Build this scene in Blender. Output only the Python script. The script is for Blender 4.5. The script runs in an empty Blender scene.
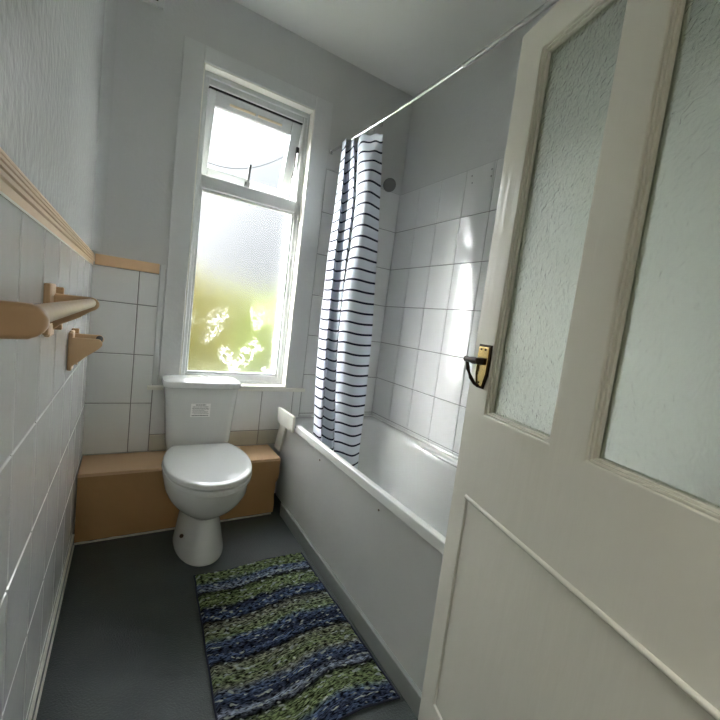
import bpy, bmesh, math, random
from mathutils import Vector, Matrix, noise
random.seed(7)
S = bpy.context.scene
COL = S.collection
PI = math.pi
W, H = 1.678, 2.65          # room width and height
YN = -2.25                  # inner face of the front wall (the doorway wall)

# ------------------------------------------------------------------ materials
def mat(name, col, rough=.5, metal=0, spec=.5, bump=0, bscale=40, bstretch=(1, 1, 1), var=0, vscale=4, coat=0, trans=0, ior=1.45, bdist=.01):
    m = bpy.data.materials.new(name); m.use_nodes = True
    nt = m.node_tree; b = nt.nodes['Principled BSDF']
    b.inputs['Base Color'].default_value = (*col, 1)
    b.inputs['Roughness'].default_value = rough
    b.inputs['Metallic'].default_value = metal
    b.inputs['Specular IOR Level'].default_value = spec
    b.inputs['Coat Weight'].default_value = coat
    b.inputs['Transmission Weight'].default_value = trans
    b.inputs['IOR'].default_value = ior
    tc = nt.nodes.new('ShaderNodeTexCoord')
    mp = nt.nodes.new('ShaderNodeMapping'); nt.links.new(tc.outputs['Object'], mp.inputs['Vector'])
    mp.inputs['Scale'].default_value = bstretch
    if var:
        n = nt.nodes.new('ShaderNodeTexNoise'); n.inputs['Scale'].default_value = vscale; n.inputs['Detail'].default_value = 5
        nt.links.new(tc.outputs['Object'], n.inputs['Vector'])
        mx = nt.nodes.new('ShaderNodeMix'); mx.data_type = 'RGBA'
        mx.inputs[6].default_value = (*[max(0, c * (1 - var)) for c in col], 1)
        mx.inputs[7].default_value = (*[min(1, c * (1 + var)) for c in col], 1)
        nt.links.new(n.outputs['Fac'], mx.inputs[0]); nt.links.new(mx.outputs[2], b.inputs['Base Color'])
    if bump:
        n = nt.nodes.new('ShaderNodeTexNoise'); n.inputs['Scale'].default_value = bscale; n.inputs['Detail'].default_value = 3
        nt.links.new(mp.outputs[0], n.inputs['Vector'])
        bp = nt.nodes.new('ShaderNodeBump'); bp.inputs['Strength'].default_value = bump; bp.inputs['Distance'].default_value = bdist
        nt.links.new(n.outputs['Fac'], bp.inputs['Height']); nt.links.new(bp.outputs[0], b.inputs['Normal'])
    return m

M = {}
M['wall'] = mat('grey wall paint', (.60, .605, .60), .55, bump=.15, bscale=60, var=.05, vscale=2)
M['surround'] = mat('pale grey surround paint', (.645, .655, .65), .45, bump=.15, bscale=50)
M['gloss_wall'] = mat('grey gloss wall paint', (.60, .61, .60), .23, bump=.8, bscale=42, bstretch=(1, 1, .8), var=.05, vscale=2, bdist=.004)
M['ceil'] = mat('ceiling paint', (.80, .80, .775), .8, bump=.1, bscale=30)
M['tile'] = mat('white wall tile glaze', (.74, .745, .74), .12, var=.03, vscale=3, bump=.05, bscale=12)
M['tile_old'] = mat('cream wall tile glaze', (.58, .56, .48), .15, var=.08, vscale=8)
M['grout'] = mat('grey tile grout', (.20, .20, .19), .9, var=.4, vscale=12)
M['grout_pale'] = mat('pale tile grout', (.62, .62, .58), .9, var=.25, vscale=9)
M['upvc'] = mat('white window plastic', (.62, .635, .63), .35)
M['reveal'] = mat('cream reveal paint', (.78, .77, .70), .45, bump=.1)
M['gasket'] = mat('black rubber seal', (.015, .015, .015), .6)
M['door'] = mat('cream door gloss paint', (.72, .70, .61), .22, bump=.35, bscale=45, bstretch=(1, 1, .12), var=.04, vscale=2, bdist=.004)
M['floor'] = mat('dark grey floor paint', (.052, .063, .062), .33, bump=.9, bscale=200, var=.35, vscale=7, bdist=.003)
M['skirt'] = mat('grey skirting paint', (.12, .125, .115), .4)
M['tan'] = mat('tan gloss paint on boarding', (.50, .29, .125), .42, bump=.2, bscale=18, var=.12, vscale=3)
M['tan_top'] = mat('pale and lit tan paint', (.74, .50, .30), .4, var=.1, vscale=5)  # lit tone of the boxing's top put into the colour; back dado's own tan
M['dado'] = mat('cream dado paint', (.70, .51, .33), .32, bump=.1, var=.06)
M['caulk'] = mat('white caulk', (.75, .73, .66), .6)
M['bath'] = mat('white bath enamel', (.66, .67, .655), .16)
M['rim'] = mat('white bath rim', (.78, .79, .76), .25)
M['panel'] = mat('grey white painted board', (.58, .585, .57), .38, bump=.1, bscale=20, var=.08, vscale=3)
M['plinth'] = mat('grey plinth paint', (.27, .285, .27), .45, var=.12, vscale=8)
M['batten'] = mat('cream batten paint', (.66, .65, .57), .45, var=.1, vscale=10)
M['ceramic'] = mat('white vitreous china', (.70, .71, .695), .10, coat=.3)
M['seat'] = mat('white toilet seat plastic', (.72, .73, .72), .06)
M['beige'] = mat('beige brown plastic', (.58, .38, .22), .33, bump=.05, bscale=30)
M['dark'] = mat('dark hole', (.01, .01, .01), .8)
M['chrome'] = mat('chrome', (.75, .76, .77), .18, 1)
M['steel'] = mat('dull steel tube', (.42, .42, .41), .42, 1)
M['dullchrome'] = mat('dull shower chrome', (.16, .16, .155), .35, .6)
M['brass'] = mat('polished brass', (.83, .62, .28), .16, 1)
M['bronze'] = mat('dark bronze', (.035, .022, .014), .3, .5)
M['label'] = mat('sticker paper', (.90, .90, .88), .6)
M['ink'] = mat('sticker print', (.10, .10, .10), .6)
M['inkgrey'] = mat('grey sticker print', (.32, .32, .32), .6)
M['trickle'] = mat('yellowed vent plastic', (.80, .70, .50), .5)
M['vent'] = mat('grey vent plastic', (.58, .59, .57), .5)
M['screw'] = mat('rusty screw', (.08, .05, .03), .6, .3)
M['hall'] = mat('hall wall paint', (.62, .60, .54), .6)

def frosted(name, tint, rough, bscale, strength, spots=False):
    m = bpy.data.materials.new(name); m.use_nodes = True
    nt = m.node_tree; b = nt.nodes['Principled BSDF']
    b.inputs['Base Color'].default_value = (*tint, 1)
    b.inputs['Transmission Weight'].default_value = 1
    b.inputs['Roughness'].default_value = rough
    b.inputs['IOR'].default_value = 1.45
    tc = nt.nodes.new('ShaderNodeTexCoord')
    v = nt.nodes.new('ShaderNodeTexNoise'); v.inputs['Scale'].default_value = bscale; v.inputs['Detail'].default_value = 2
    v.inputs['Distortion'].default_value = 1.5
    nt.links.new(tc.outputs['Object'], v.inputs['Vector'])
    bp = nt.nodes.new('ShaderNodeBump'); bp.inputs['Strength'].default_value = strength; bp.inputs['Distance'].default_value = .004
    nt.links.new(v.outputs['Fac'], bp.inputs['Height']); nt.links.new(bp.outputs[0], b.inputs['Normal'])
    if spots:      # limescale squiggles left on the lower part of the pane
        n1 = nt.nodes.new('ShaderNodeTexNoise'); n1.inputs['Scale'].default_value = 30; n1.inputs['Detail'].default_value = 1.5; n1.inputs['Distortion'].default_value = 1.2
        n2 = nt.nodes.new('ShaderNodeTexNoise'); n2.inputs['Scale'].default_value = 5.5; n2.inputs['Detail'].default_value = 1
        sp = nt.nodes.new('ShaderNodeSeparateXYZ')
        for n in (n1, n2, sp): nt.links.new(tc.outputs['Object'], n.inputs[0])
        a = nt.nodes.new('ShaderNodeMath'); a.operation = 'SUBTRACT'; a.inputs[1].default_value = .5; nt.links.new(n1.outputs['Fac'], a.inputs[0])
        a2 = nt.nodes.new('ShaderNodeMath'); a2.operation = 'ABSOLUTE'; nt.links.new(a.outputs[0], a2.inputs[0])
        r1 = nt.nodes.new('ShaderNodeMapRange'); r1.inputs[1].default_value = .010; r1.inputs[2].default_value = .035; r1.inputs[3].default_value = 1; r1.inputs[4].default_value = 0
        nt.links.new(a2.outputs[0], r1.inputs[0])
        r2 = nt.nodes.new('ShaderNodeMapRange'); r2.inputs[1].default_value = .47; r2.inputs[2].default_value = .53; nt.links.new(n2.outputs['Fac'], r2.inputs[0])
        r3 = nt.nodes.new('ShaderNodeMapRange'); r3.inputs[1].default_value = .50; r3.inputs[2].default_value = .22; nt.links.new(sp.outputs['Z'], r3.inputs[0])
        q = nt.nodes.new('ShaderNodeMath'); q.operation = 'MULTIPLY'; nt.links.new(r1.outputs[0], q.inputs[0]); nt.links.new(r2.outputs[0], q.inputs[1])
        q2 = nt.nodes.new('ShaderNodeMath'); q2.operation = 'MULTIPLY'; nt.links.new(q.outputs[0], q2.inputs[0]); nt.links.new(r3.outputs[0], q2.inputs[1])
        q3 = nt.nodes.new('ShaderNodeMapRange'); q3.inputs[3].default_value = .0; q3.inputs[4].default_value = .30; nt.links.new(q2.outputs[0], q3.inputs[0])
        tr = nt.nodes.new('ShaderNodeBsdfTranslucent'); tr.inputs[0].default_value = (.95, .97, .95, 1)
        mx = nt.nodes.new('ShaderNodeMixShader'); out = nt.nodes['Material Output']
        nt.links.new(q3.outputs[0], mx.inputs[0]); nt.links.new(b.outputs[0], mx.inputs[1]); nt.links.new(tr.outputs[0], mx.inputs[2])
        nt.links.new(mx.outputs[0], out.inputs[0])
    return m
M['win_glass'] = frosted('frosted window glass', (.97, .98, .97), .21, 60, .25, True)
M['door_glass'] = frosted('hammered door glass', (.82, .87, .78), .26, 70, .38)
def clear_glass():
    m = bpy.data.materials.new('clear pane glass'); m.use_nodes = True; nt = m.node_tree
    nt.nodes.remove(nt.nodes['Principled BSDF'])
    t = nt.nodes.new('ShaderNodeBsdfTransparent'); t.inputs[0].default_value = (.95, .97, .97, 1)
    g = nt.nodes.new('ShaderNodeBsdfGlossy'); g.inputs['Roughness'].default_value = .08
    f = nt.nodes.new('ShaderNodeFresnel'); f.inputs[0].default_value = 1.3
    x = nt.nodes.new('ShaderNodeMixShader'); nt.links.new(f.outputs[0], x.inputs[0]); nt.links.new(t.outputs[0], x.inputs[1]); nt.links.new(g.outputs[0], x.inputs[2])
    nt.links.new(x.outputs[0], nt.nodes['Material Output'].inputs[0]); return m
M['clear'] = clear_glass()

def math_node(nt, op, a, b=None, c=None):
    n = nt.nodes.new('ShaderNodeMath'); n.operation = op
    for i, v in enumerate((a, b, c)):
        if v is None: continue
        if isinstance(v, (int, float)): n.inputs[i].default_value = v
        else: nt.links.new(v, n.inputs[i])
    return n.outputs[0]

def curtain_mat():
    m = bpy.data.materials.new('striped curtain cloth'); m.use_nodes = True; nt = m.node_tree; b = nt.nodes['Principled BSDF']
    tc = nt.nodes.new('ShaderNodeTexCoord'); sp = nt.nodes.new('ShaderNodeSeparateXYZ'); nt.links.new(tc.outputs['UV'], sp.inputs[0])
    fr = math_node(nt, 'FRACT', math_node(nt, 'DIVIDE', math_node(nt, 'ADD', sp.outputs['Y'], 1.0), .0545))
    st = math_node(nt, 'LESS_THAN', fr, .19)
    mx = nt.nodes.new('ShaderNodeMix'); mx.data_type = 'RGBA'
    mx.inputs[6].default_value = (.80, .83, .90, 1); mx.inputs[7].default_value = (.012, .017, .045, 1)
    nt.links.new(st, mx.inputs[0]); nt.links.new(mx.outputs[2], b.inputs['Base Color'])
    b.inputs['Roughness'].default_value = .75
    tr = nt.nodes.new('ShaderNodeBsdfTranslucent'); nt.links.new(mx.outputs[2], tr.inputs[0])
    ms = nt.nodes.new('ShaderNodeMixShader'); ms.inputs[0].default_value = .35
    nt.links.new(b.outputs[0], ms.inputs[1]); nt.links.new(tr.outputs[0], ms.inputs[2]); nt.links.new(ms.outputs[0], nt.nodes['Material Output'].inputs[0])
    return m
M['curtain'] = curtain_mat()

def rug_mat():
    m = bpy.data.materials.new('woven rag rug'); m.use_nodes = True; nt = m.node_tree; b = nt.nodes['Principled BSDF']
    b.inputs['Roughness'].default_value = .95; b.inputs['Specular IOR Level'].default_value = .1
    tc = nt.nodes.new('ShaderNodeTexCoord'); sp = nt.nodes.new('ShaderNodeSeparateXYZ'); nt.links.new(tc.outputs['UV'], sp.inputs[0])
    wob = nt.nodes.new('ShaderNodeTexNoise'); wob.inputs['Scale'].default_value = 5; wob.inputs['Detail'].default_value = 4; nt.links.new(tc.outputs['UV'], wob.inputs['Vector'])
    v = math_node(nt, 'ADD', sp.outputs['Y'], math_node(nt, 'MULTIPLY', math_node(nt, 'SUBTRACT', wob.outputs['Fac'], .5), .05))
    cr = nt.nodes.new('ShaderNodeValToRGB'); cr.color_ramp.interpolation = 'LINEAR'; nt.links.new(v, cr.inputs[0])
    G = (.15, .20, .085); B = (.06, .095, .19); K = (.012, .014, .022); N = (.025, .035, .07); T = (.17, .18, .13); P = (.20, .24, .32)
    seq = [(0, G), (.07, G), (.10, B), (.145, P), (.165, K), (.19, G), (.255, G), (.28, N), (.33, B), (.36, K), (.385, T), (.455, G), (.48, B),
           (.53, N), (.565, B), (.585, K), (.61, T), (.665, G), (.70, T), (.73, B), (.775, N), (.80, P), (.825, K), (.85, G), (.91, G), (.935, B), (.97, N), (1, B)]
    e = cr.color_ramp.elements; seq = [(p_, tuple(.88 * q_ + .12 * sum(c_) / 3 for q_ in c_)) for p_, c_ in seq]
    e[0].position = seq[0][0]; e[0].color = (*seq[0][1], 1); e[1].position = 1; e[1].color = (*seq[-1][1], 1)
    for p, c in seq[1:-1]:
        k = e.new(p); k.color = (*c, 1)
    mp = nt.nodes.new('ShaderNodeMapping'); mp.inputs['Scale'].default_value = (30, 210, 1); nt.links.new(tc.outputs['UV'], mp.inputs[0])
    n2 = nt.nodes.new('ShaderNodeTexNoise'); n2.inputs['Scale'].default_value = 1; n2.inputs['Detail'].default_value = 2; nt.links.new(mp.outputs[0], n2.inputs['Vector'])
    r = nt.nodes.new('ShaderNodeValToRGB'); r.color_ramp.elements[0].position = .40; r.color_ramp.elements[0].color = (.12, .12, .14, 1)
    r.color_ramp.elements[1].position = .66; r.color_ramp.elements[1].color = (2.1, 2.1, 2.1, 1)
    nt.links.new(n2.outputs['Fac'], r.inputs[0])
    mx = nt.nodes.new('ShaderNodeMix'); mx.data_type = 'RGBA'; mx.blend_type = 'MULTIPLY'; mx.inputs[0].default_value = 1
    nt.links.new(cr.outputs[0], mx.inputs[6]); nt.links.new(r.outputs[0], mx.inputs[7])
    # a second yarn colour flecked through every band
    mp3 = nt.nodes.new('ShaderNodeMapping'); mp3.inputs['Scale'].default_value = (16, 75, 1); mp3.inputs['Location'].default_value = (9, 5, 0); nt.links.new(tc.outputs['UV'], mp3.inputs[0])
    n3 = nt.nodes.new('ShaderNodeTexNoise'); n3.inputs['Scale'].default_value = 1; n3.inputs['Detail'].default_value = 1; nt.links.new(mp3.outputs[0], n3.inputs['Vector'])
    f3 = nt.nodes.new('ShaderNodeMapRange'); f3.inputs[1].default_value = .62; f3.inputs[2].default_value = .68; nt.links.new(n3.outputs['Fac'], f3.inputs[0])
    mx2 = nt.nodes.new('ShaderNodeMix'); mx2.data_type = 'RGBA'; nt.links.new(f3.outputs[0], mx2.inputs[0]); nt.links.new(mx.outputs[2], mx2.inputs[6]); mx2.inputs[7].default_value = (.36, .40, .38, 1)
    nt.links.new(mx2.outputs[2], b.inputs['Base Color'])
    return m
M['rug'] = rug_mat()
M['rug_edge'] = mat('rug binding yarn', (.03, .035, .06), .95)
M['lawn'] = mat('lawn grass', (.06, .075, .03), .9, var=.4, vscale=1.2)
M['leaf_y'] = mat('yellow leaves', (.19, .165, .035), .8, var=.25, vscale=3)
M['leaf_g'] = mat('lime green leaves', (.135, .165, .026), .8, var=.3, vscale=3)
M['leaf_o'] = mat('olive leaves', (.17, .17, .04), .8, var=.3, vscale=3)
M['bark'] = mat('bark', (.12, .08, .05), .9)
M['handle'] = mat('grey window handle', (.10, .10, .10), .5)
M['cable'] = mat('grey cable', (.02, .02, .022), .8)

# ------------------------------------------------------------------ mesh helpers
def link(o, parent=None):
    COL.objects.link(o)
    if parent: o.parent = parent
    return o

def obj(name, bm, m, parent=None, smooth=False, bevel=0, seg=2, loc=None):
    me = bpy.data.meshes.new(name)
    if loc is not None: bmesh.ops.translate(bm, vec=-Vector(loc), verts=bm.verts)
    bmesh.ops.recalc_face_normals(bm, faces=bm.faces)
    bm.to_mesh(me); bm.free()
    for x in (m if isinstance(m, (list, tuple)) else [m]): me.materials.append(M[x])
    if smooth:
        for p in me.polygons: p.use_smooth = True
        me.set_sharp_from_angle(angle=math.radians(38))
    o = link(bpy.data.objects.new(name, me), parent)
    if loc is not None: o.location = loc
    if bevel:
        b = o.modifiers.new('edge', 'BEVEL'); b.width = bevel; b.segments = seg; b.limit_method = 'ANGLE'; b.angle_limit = math.radians(35)
        b.harden_normals = False
    return o

def thing(name, label, cat, loc=(0, 0, 0), rz=0, group=None):
    o = bpy.data.objects.new(name, None); o.location = loc; o.rotation_euler = (0, 0, rz); o.empty_display_size = .05
    link(o); o['label'] = label; o['category'] = cat
    if group: o['group'] = group
    return o

def tag(o, label, cat, group=None):
    o['label'] = label; o['category'] = cat
    if group: o['group'] = group
    return o

def struct(o): o['kind'] = 'structure'; return o
def NB(): return bmesh.new()

def box(bm, a, b, mi=0):
    x0, y0, z0 = a; x1, y1, z1 = b
    v = [bm.verts.new(p) for p in ((x0, y0, z0), (x1, y0, z0), (x1, y1, z0), (x0, y1, z0), (x0, y0, z1), (x1, y0, z1), (x1, y1, z1), (x0, y1, z1))]
    for f in ((0, 3, 2, 1), (4, 5, 6, 7), (0, 1, 5, 4), (1, 2, 6, 5), (2, 3, 7, 6), (3, 0, 4, 7)):
        bm.faces.new([v[i] for i in f]).material_index = mi
    return bm

def bx(a, b): return box(NB(), a, b)

def prism(bm, pts, f, mi=0):
    """pts: closed 2-D outline; f(p, t) -> 3-D with t in (0, 1)"""
    A = [bm.verts.new(f(p, 0)) for p in pts]; B = [bm.verts.new(f(p, 1)) for p in pts]
    n = len(pts)
    bm.faces.new(A[::-1]).material_index = mi; bm.faces.new(B).material_index = mi
    for i in range(n): bm.faces.new((A[i], A[(i + 1) % n], B[(i + 1) % n], B[i])).material_index = mi
    return bm

def loft(bm, rings, cap0=True, cap1=True, closed=True, mi=0):
    R = [[bm.verts.new(p) for p in r] for r in rings]
    n = len(R[0])
    for a, b in zip(R, R[1:]):
        for i in range(n if closed else n - 1):
            bm.faces.new((a[i], a[(i + 1) % n], b[(i + 1) % n], b[i])).material_index = mi
    if cap0: bm.faces.new(R[0][::-1]).material_index = mi
    if cap1: bm.faces.new(R[-1]).material_index = mi
    return bm

def tube(bm, pts, r, n=12, mi=0):
    pts = [Vector(p) for p in pts]; rings = []
    rs = r if isinstance(r, (list, tuple)) else [r] * len(pts)
    for i, p in enumerate(pts):
        d = (pts[min(i + 1, len(pts) - 1)] - pts[max(i - 1, 0)]).normalized()
        up = Vector((0, 0, 1)) if abs(d.z) < .9 else Vector((0, 1, 0))
        u = d.cross(up).normalized(); v = u.cross(d).normalized()
        rings.append([p + rs[i] * (math.cos(t) * u + math.sin(t) * v) for t in [2 * PI * k / n for k in range(n)]])
    return loft(bm, rings, mi=mi)

def rrect(x0, y0, x1, y1, r, z, n=8):
    out = []
    for cx, cy, a0 in ((x1 - r, y1 - r, 0), (x0 + r, y1 - r, 90), (x0 + r, y0 + r, 180), (x1 - r, y0 + r, 270)):
        for k in range(n + 1):
            a = math.radians(a0 + 90 * k / n); out.append((cx + r * math.cos(a), cy + r * math.sin(a), z))
    return out

def tiling(name, parent, P, us, vs, m='tile', grout='grout', gap=.0035, th=.006, tilt=.00025, skip=None):
    """glazed tiles standing proud of a grout bed. P(u, v, h) -> 3-D point; us, vs: joint lines"""
    bm = NB(); e = .0022
    c = [P(us[0], vs[0], .002), P(us[-1], vs[0], .002), P(us[-1], vs[-1], .002), P(us[0], vs[-1], .002)]
    bm.faces.new([bm.verts.new(p) for p in c]).material_index = 1
    for u0, u1 in zip(us, us[1:]):
        for v0, v1 in zip(vs, vs[1:]):
            if skip and skip(u0, u1, v0, v1): continue
            g = gap / 2; a0, a1, b0, b1 = u0 + g, u1 - g, v0 + g, v1 - g
            if a1 - a0 < .008 or b1 - b0 < .008: continue
            t = [random.uniform(-tilt, tilt) for _ in range(3)]
            rings = []
            for h, i in ((.001, 0), (th - e, 0), (th, e)):
                hh = (0, 0, 0, 0) if i == 0 and h < .002 else (t[0], t[1], t[1] + t[2] , t[0] + t[2])
                rings.append([P(a0 + i, b0 + i, h + hh[0]), P(a1 - i, b0 + i, h + hh[1]), P(a1 - i, b1 - i, h + hh[2]), P(a0 + i, b1 - i, h + hh[3])])
            loft(bm, rings, cap0=False)
    return obj(name, bm, [m, grout], parent)

def cuts(a, b, base, step):
    k = math.ceil((a - base) / step - 1e-6); out = [a]
    while base + k * step < b - 1e-6:
        if base + k * step > a + 1e-6: out.append(base + k * step)
        k += 1
    return out + [b]

# ------------------------------------------------------------------ room shell
struct(obj('floor', bx((-.02, -2.36, -.06), (W + .02, .02, 0)), 'floor'))
struct(obj('ceiling', bx((-.10, -2.36, H), (W + .1, .26, H + .08)), 'ceil'))
wl = struct(obj('wall_left', bx((-.10, -2.36, -.06), (0, .26, H)), 'gloss_wall'))
wr = struct(obj('wall_right', bx((W, -2.36, -.06), (W + .10, .26, H)), 'wall'))
# back wall with the window opening
OX0, OX1, OZ0, OZ1 = .408, 1.006, .690, 2.308
bm = NB(); box(bm, (0, 0, -.06), (OX0, .26, H)); box(bm, (OX1, 0, -.06), (W, .26, H)); box(bm, (OX0, 0, -.06), (OX1, .26, OZ0)); box(bm, (OX0, 0, OZ1), (OX1, .26, H))
wb = struct(obj('wall_back', bm, 'wall'))
bm = NB(); n = 8; r = .045      # soft plastered corner above the dado
pts = [(0, 0)] + [(r - r * math.sin(PI / 2 * k / n), -r + r * math.cos(PI / 2 * k / n)) for k in range(n + 1)]
prism(bm, pts, lambda p, t: (p[0], p[1], 1.31 + t * (H - 1.31)))
obj('plaster_corner', bm, 'gloss_wall', wb, smooth=False)
# front wall with the doorway the camera looks through
DX0, DX1, DZ = .02, .775, 1.93
bm = NB(); box(bm, (0, -2.36, 0), (DX0, YN, H)); box(bm, (DX1, -2.36, 0), (W, YN, H)); box(bm, (DX0, -2.36, DZ), (DX1, YN, H))
struct(obj('wall_front', bm, 'wall'))
# landing behind the doorway
struct(obj('floor_landing', bx((-.5, -3.5, -.06), (W, -2.36, 0)), 'floor'))
struct(obj('ceiling_landing', bx((-.5, -3.5, 2.45), (W, -2.36, 2.53)), 'ceil'))
bm = NB(); box(bm, (-.6, -3.6, -.06), (W, -3.5, 2.53)); box(bm, (-.6, -3.5, -.06), (-.5, -2.36, 2.53)); box(bm, (W, -3.6, -.06), (W + .1, -2.36, 2.53)); box(bm, (-.5, -2.37, 0), (-.10, -2.36, 2.45))
struct(obj('wall_landing', bm, 'hall'))

# tilings
ROW = [.087, .337, .587, .837, 1.087]
YJ = [-.17 - .2 * k for k in range(11)]
tiling('wall_tiling', wl, lambda u, v, h: (h, u, v), sorted([0] + [y for y in YJ if y > YN] + [YN]), [.055] + ROW + [1.25], grout='grout_pale', gap=.0045)
zr = [.50, .519, .769, 1.019, 1.269, 1.519, 1.769, 2.019]
tiling('wall_tiling', wr, lambda u, v, h: (W - h, u, v), sorted([0, -.21, -.41, -.607, -.804, -1.0, -1.197, -1.394, -1.591, -1.79]), zr)
bk = lambda u, v, h: (u, -h, v)
tiling('wall_tiling', wb, bk, [0, .195, .288], [.328, .587, .837, 1.087, 1.25])
tiling('wall_tiling', wb, bk, [.288, .466, .666, .866, 1.063, 1.118], [.418, .668])
tiling('wall_tiling', wb, bk, [.288, .466, .666, .866, 1.063, 1.118], [.328, .418], m='tile_old')
tiling('wall_tiling', wb, bk, [1.118, 1.263, 1.463, W - .007], [.50, .519, .769, 1.019, 1.269, 1.519, 1.769, 2.019])

for y_, z_ in ((-.651, 1.978), (-.659, 1.940), (-.783, 1.978), (-.784, 1.944)):      # old drill holes in the top tile row
    bm = NB(); tube(bm, [(W - .0064, y_, z_), (W - .0075, y_, z_)], .0035, 8); obj('drill_hole', bm, 'dark', wr)
# skirting strip and the run of sealant on the left
bl = struct(obj('baseboard_left', bx((0, YN, 0), (.010, -.24, .052)), 'skirt'))
bm = NB(); box(bm, (.010, YN, 0), (.015, -.25, .006)); obj('sealant_bead', bm, 'caulk', bl)
bm = NB(); box(bm, (.0, YN, .0525), (.0125, -.25, .0575)); obj('sealant_bead', bm, 'caulk', bl)

# dado moulding
prof = [(0, 1.247), (.0075, 1.247), (.008, 1.2505), (.0085, 1.262), (.013, 1.264), (.0135, 1.2705), (.0095, 1.272), (.0095, 1.2735), (.0135, 1.275), (.0135, 1.2800), (.0095, 1.2815), (.0095, 1.283),
        (.0125, 1.2845), (.0125, 1.2890), (.0085, 1.2905), (.0085, 1.292), (.0105, 1.2935), (.0095, 1.2990), (.005, 1.301), (0, 1.302)]
bm = NB(); prism(bm, prof, lambda p, t: (p[0], t * YN, p[1]))
t1 = struct(obj('trim_1', bm, 'dado'))
bm = NB(); box(bm, (.0065, YN, 1.2425), (.0088, -.01, 1.2468)); obj('sealant_bead', bm, 'caulk', t1)
bm = NB(); box(bm, (.014, -.016, 1.2505), (.280, 0, 1.300)); struct(obj('trim_2', bm, 'tan_top', bevel=.003))
# tile-edge strip left of the window
struct(obj('trim_3', bx((.281, -.018, .690), (.309, 0, 1.300)), 'upvc', bevel=.006, seg=3))
# painted plate behind the curtain rod
struct(obj('trim_4', bx((1.092, -.009, 2.021), (1.175, 0, 2.118)), 'wall', bevel=.002))

# ------------------------------------------------------------------ window
win = bpy.data.objects.new('window_1', None); link(win); win['kind'] = 'structure'; win.location = (.707, .05, .69)
WI = Vector((.707, .05, .69))
def wobj(name, bm, m, parent=None, **k):
    bmesh.ops.translate(bm, vec=-WI, verts=bm.verts)
    return obj(name, bm, m, parent or win, **k)
# plaster surround band
bm = NB()
box(bm, (.312, -.014, .684), (OX0, 0, 2.385)); box(bm, (OX1, -.014, .684), (1.114, 0, 2.385)); box(bm, (OX0, -.014, OZ1), (OX1, 0, 2.385))
wobj('window_surround', bm, 'surround', bevel=.003)
# reveal lining
t = .006; bm = NB()
box(bm, (OX0, -.010, OZ0), (OX0 + t, .20, OZ1)); box(bm, (OX1 - t, -.014, OZ0), (OX1, .20, OZ1)); box(bm, (OX0 + t, -.010, OZ1 - t), (OX1 - t, .20, OZ1))
wobj('reveal_lining', bm, 'reveal')
bm = NB(); box(bm, (.262, -.030, .662), (1.132, .0, .682)); box(bm, (OX0 + .001, -.030, .672), (OX1 - .001, .20, .694))
wobj('window_sill', bm, 'reveal', bevel=.004)
# fixed frame, front face at y=.052
F0, F1 = .052, .115
FX0, FX1, FZ0, FZ1 = OX0 + .007, OX1 - .007, .694, OZ1 - .007
bm = NB()
box(bm, (FX0, F0, FZ0), (.444, F1, FZ1)); box(bm, (.970, F0, FZ0), (FX1, F1, FZ1))
box(bm, (.444, F0, FZ0), (.970, F1, .742)); box(bm, (.444, F0, 2.245), (.970, F1, FZ1)); box(bm, (.444, F0 - .002, 1.735), (.970, F1, 1.800))
fr = wobj('window_frame', bm, 'upvc', bevel=.004)
bm = NB(); r0 = .426; r1 = .988      # raised outer lip of the frame
box(bm, (FX0, F0 - .012, FZ0 + .001), (r0, F0, FZ1)); box(bm, (r1, F0 - .012, FZ0 + .001), (FX1, F0, FZ1)); box(bm, (r0, F0 - .012, 2.275), (r1, F0, FZ1)); box(bm, (r0, F0 - .012, FZ0 + .001), (r1, F0, .714))
wobj('frame_lip', bm, 'upvc', bevel=.004)
bm = NB()       # glazing beads of the lower light
for a, b in (((.444, .062, .742), (.456, .09, 1.735)), ((.958, .062, .742), (.970, .09, 1.735)), ((.456, .062, .742), (.958, .09, .754)), ((.456, .062, 1.723), (.958, .09, 1.735))):
    box(bm, a, b)
wobj('glazing_bead', bm, 'upvc', bevel=.003)
wobj('window_pane', bx((.450, .080, .748), (.964, .086, 1.729)), 'win_glass')
# top-hung sash, pushed out at the bottom
sash = bpy.data.objects.new('window_sash', None); link(sash, win)
sash.location = Vector((.707, .072, 2.238)) - WI; sash.rotation_euler = (math.radians(17), 0, 0)
x0, x1, z0, z1 = -.259, .259, -.430, 0.0; sw = .058
bm = NB(); box(bm, (x0, -.012, z0), (x0 + sw - .02, .05, z1)); box(bm, (x1 - sw, -.012, z0), (x1, .05, z1)); box(bm, (x0 + sw - .02, -.012, z0), (x1 - sw, .05, z0 + sw)); box(bm, (x0 + sw - .02, -.012, z1 - sw - .012), (x1 - sw, .05, z1))
obj('sash_frame', bm, 'upvc', sash, bevel=.004)
obj('sash_pane', bx((x0 + sw - .022, .018, z0 + sw - .004), (x1 - sw + .004, .022, z1 - sw - .008)), 'clear', sash)
bm = NB(); box(bm, (x0 + .008, -.006, z1 + .002), (x1 - .008, .03, z1 + .0065)); obj('sash_seal', bm, 'gasket', sash)
bm = NB(); box(bm, (-.150, -.017, -.046), (-.012, -.012, -.034)); box(bm, (.002, -.017, -.046), (.140, -.012, -.034)); obj('trickle_vent', bm, 'trickle', sash, bevel=.001)
bm = NB(); box(bm, (-.014, -.022, z0 + .012), (.014, -.012, z0 + .045)); box(bm, (-.007, -.036, z0 + .028), (.007, -.022, z0 + .14)); obj('sash_handle', bm, 'handle', sash, bevel=.003)
bm = NB(); tube(bm, [(.953, .082, 2.10), (.960, .10, 2.02), (.957, .125, 1.95)], .004, 8); box(bm, (.950, .078, 2.085), (.966, .09, 2.115)); wobj('friction_stay', bm, 'gasket')
bm = NB(); box(bm, (.449, .060, 2.2395), (.965, .085, 2.2450)); wobj('frame_seal', bm, 'gasket')

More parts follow.
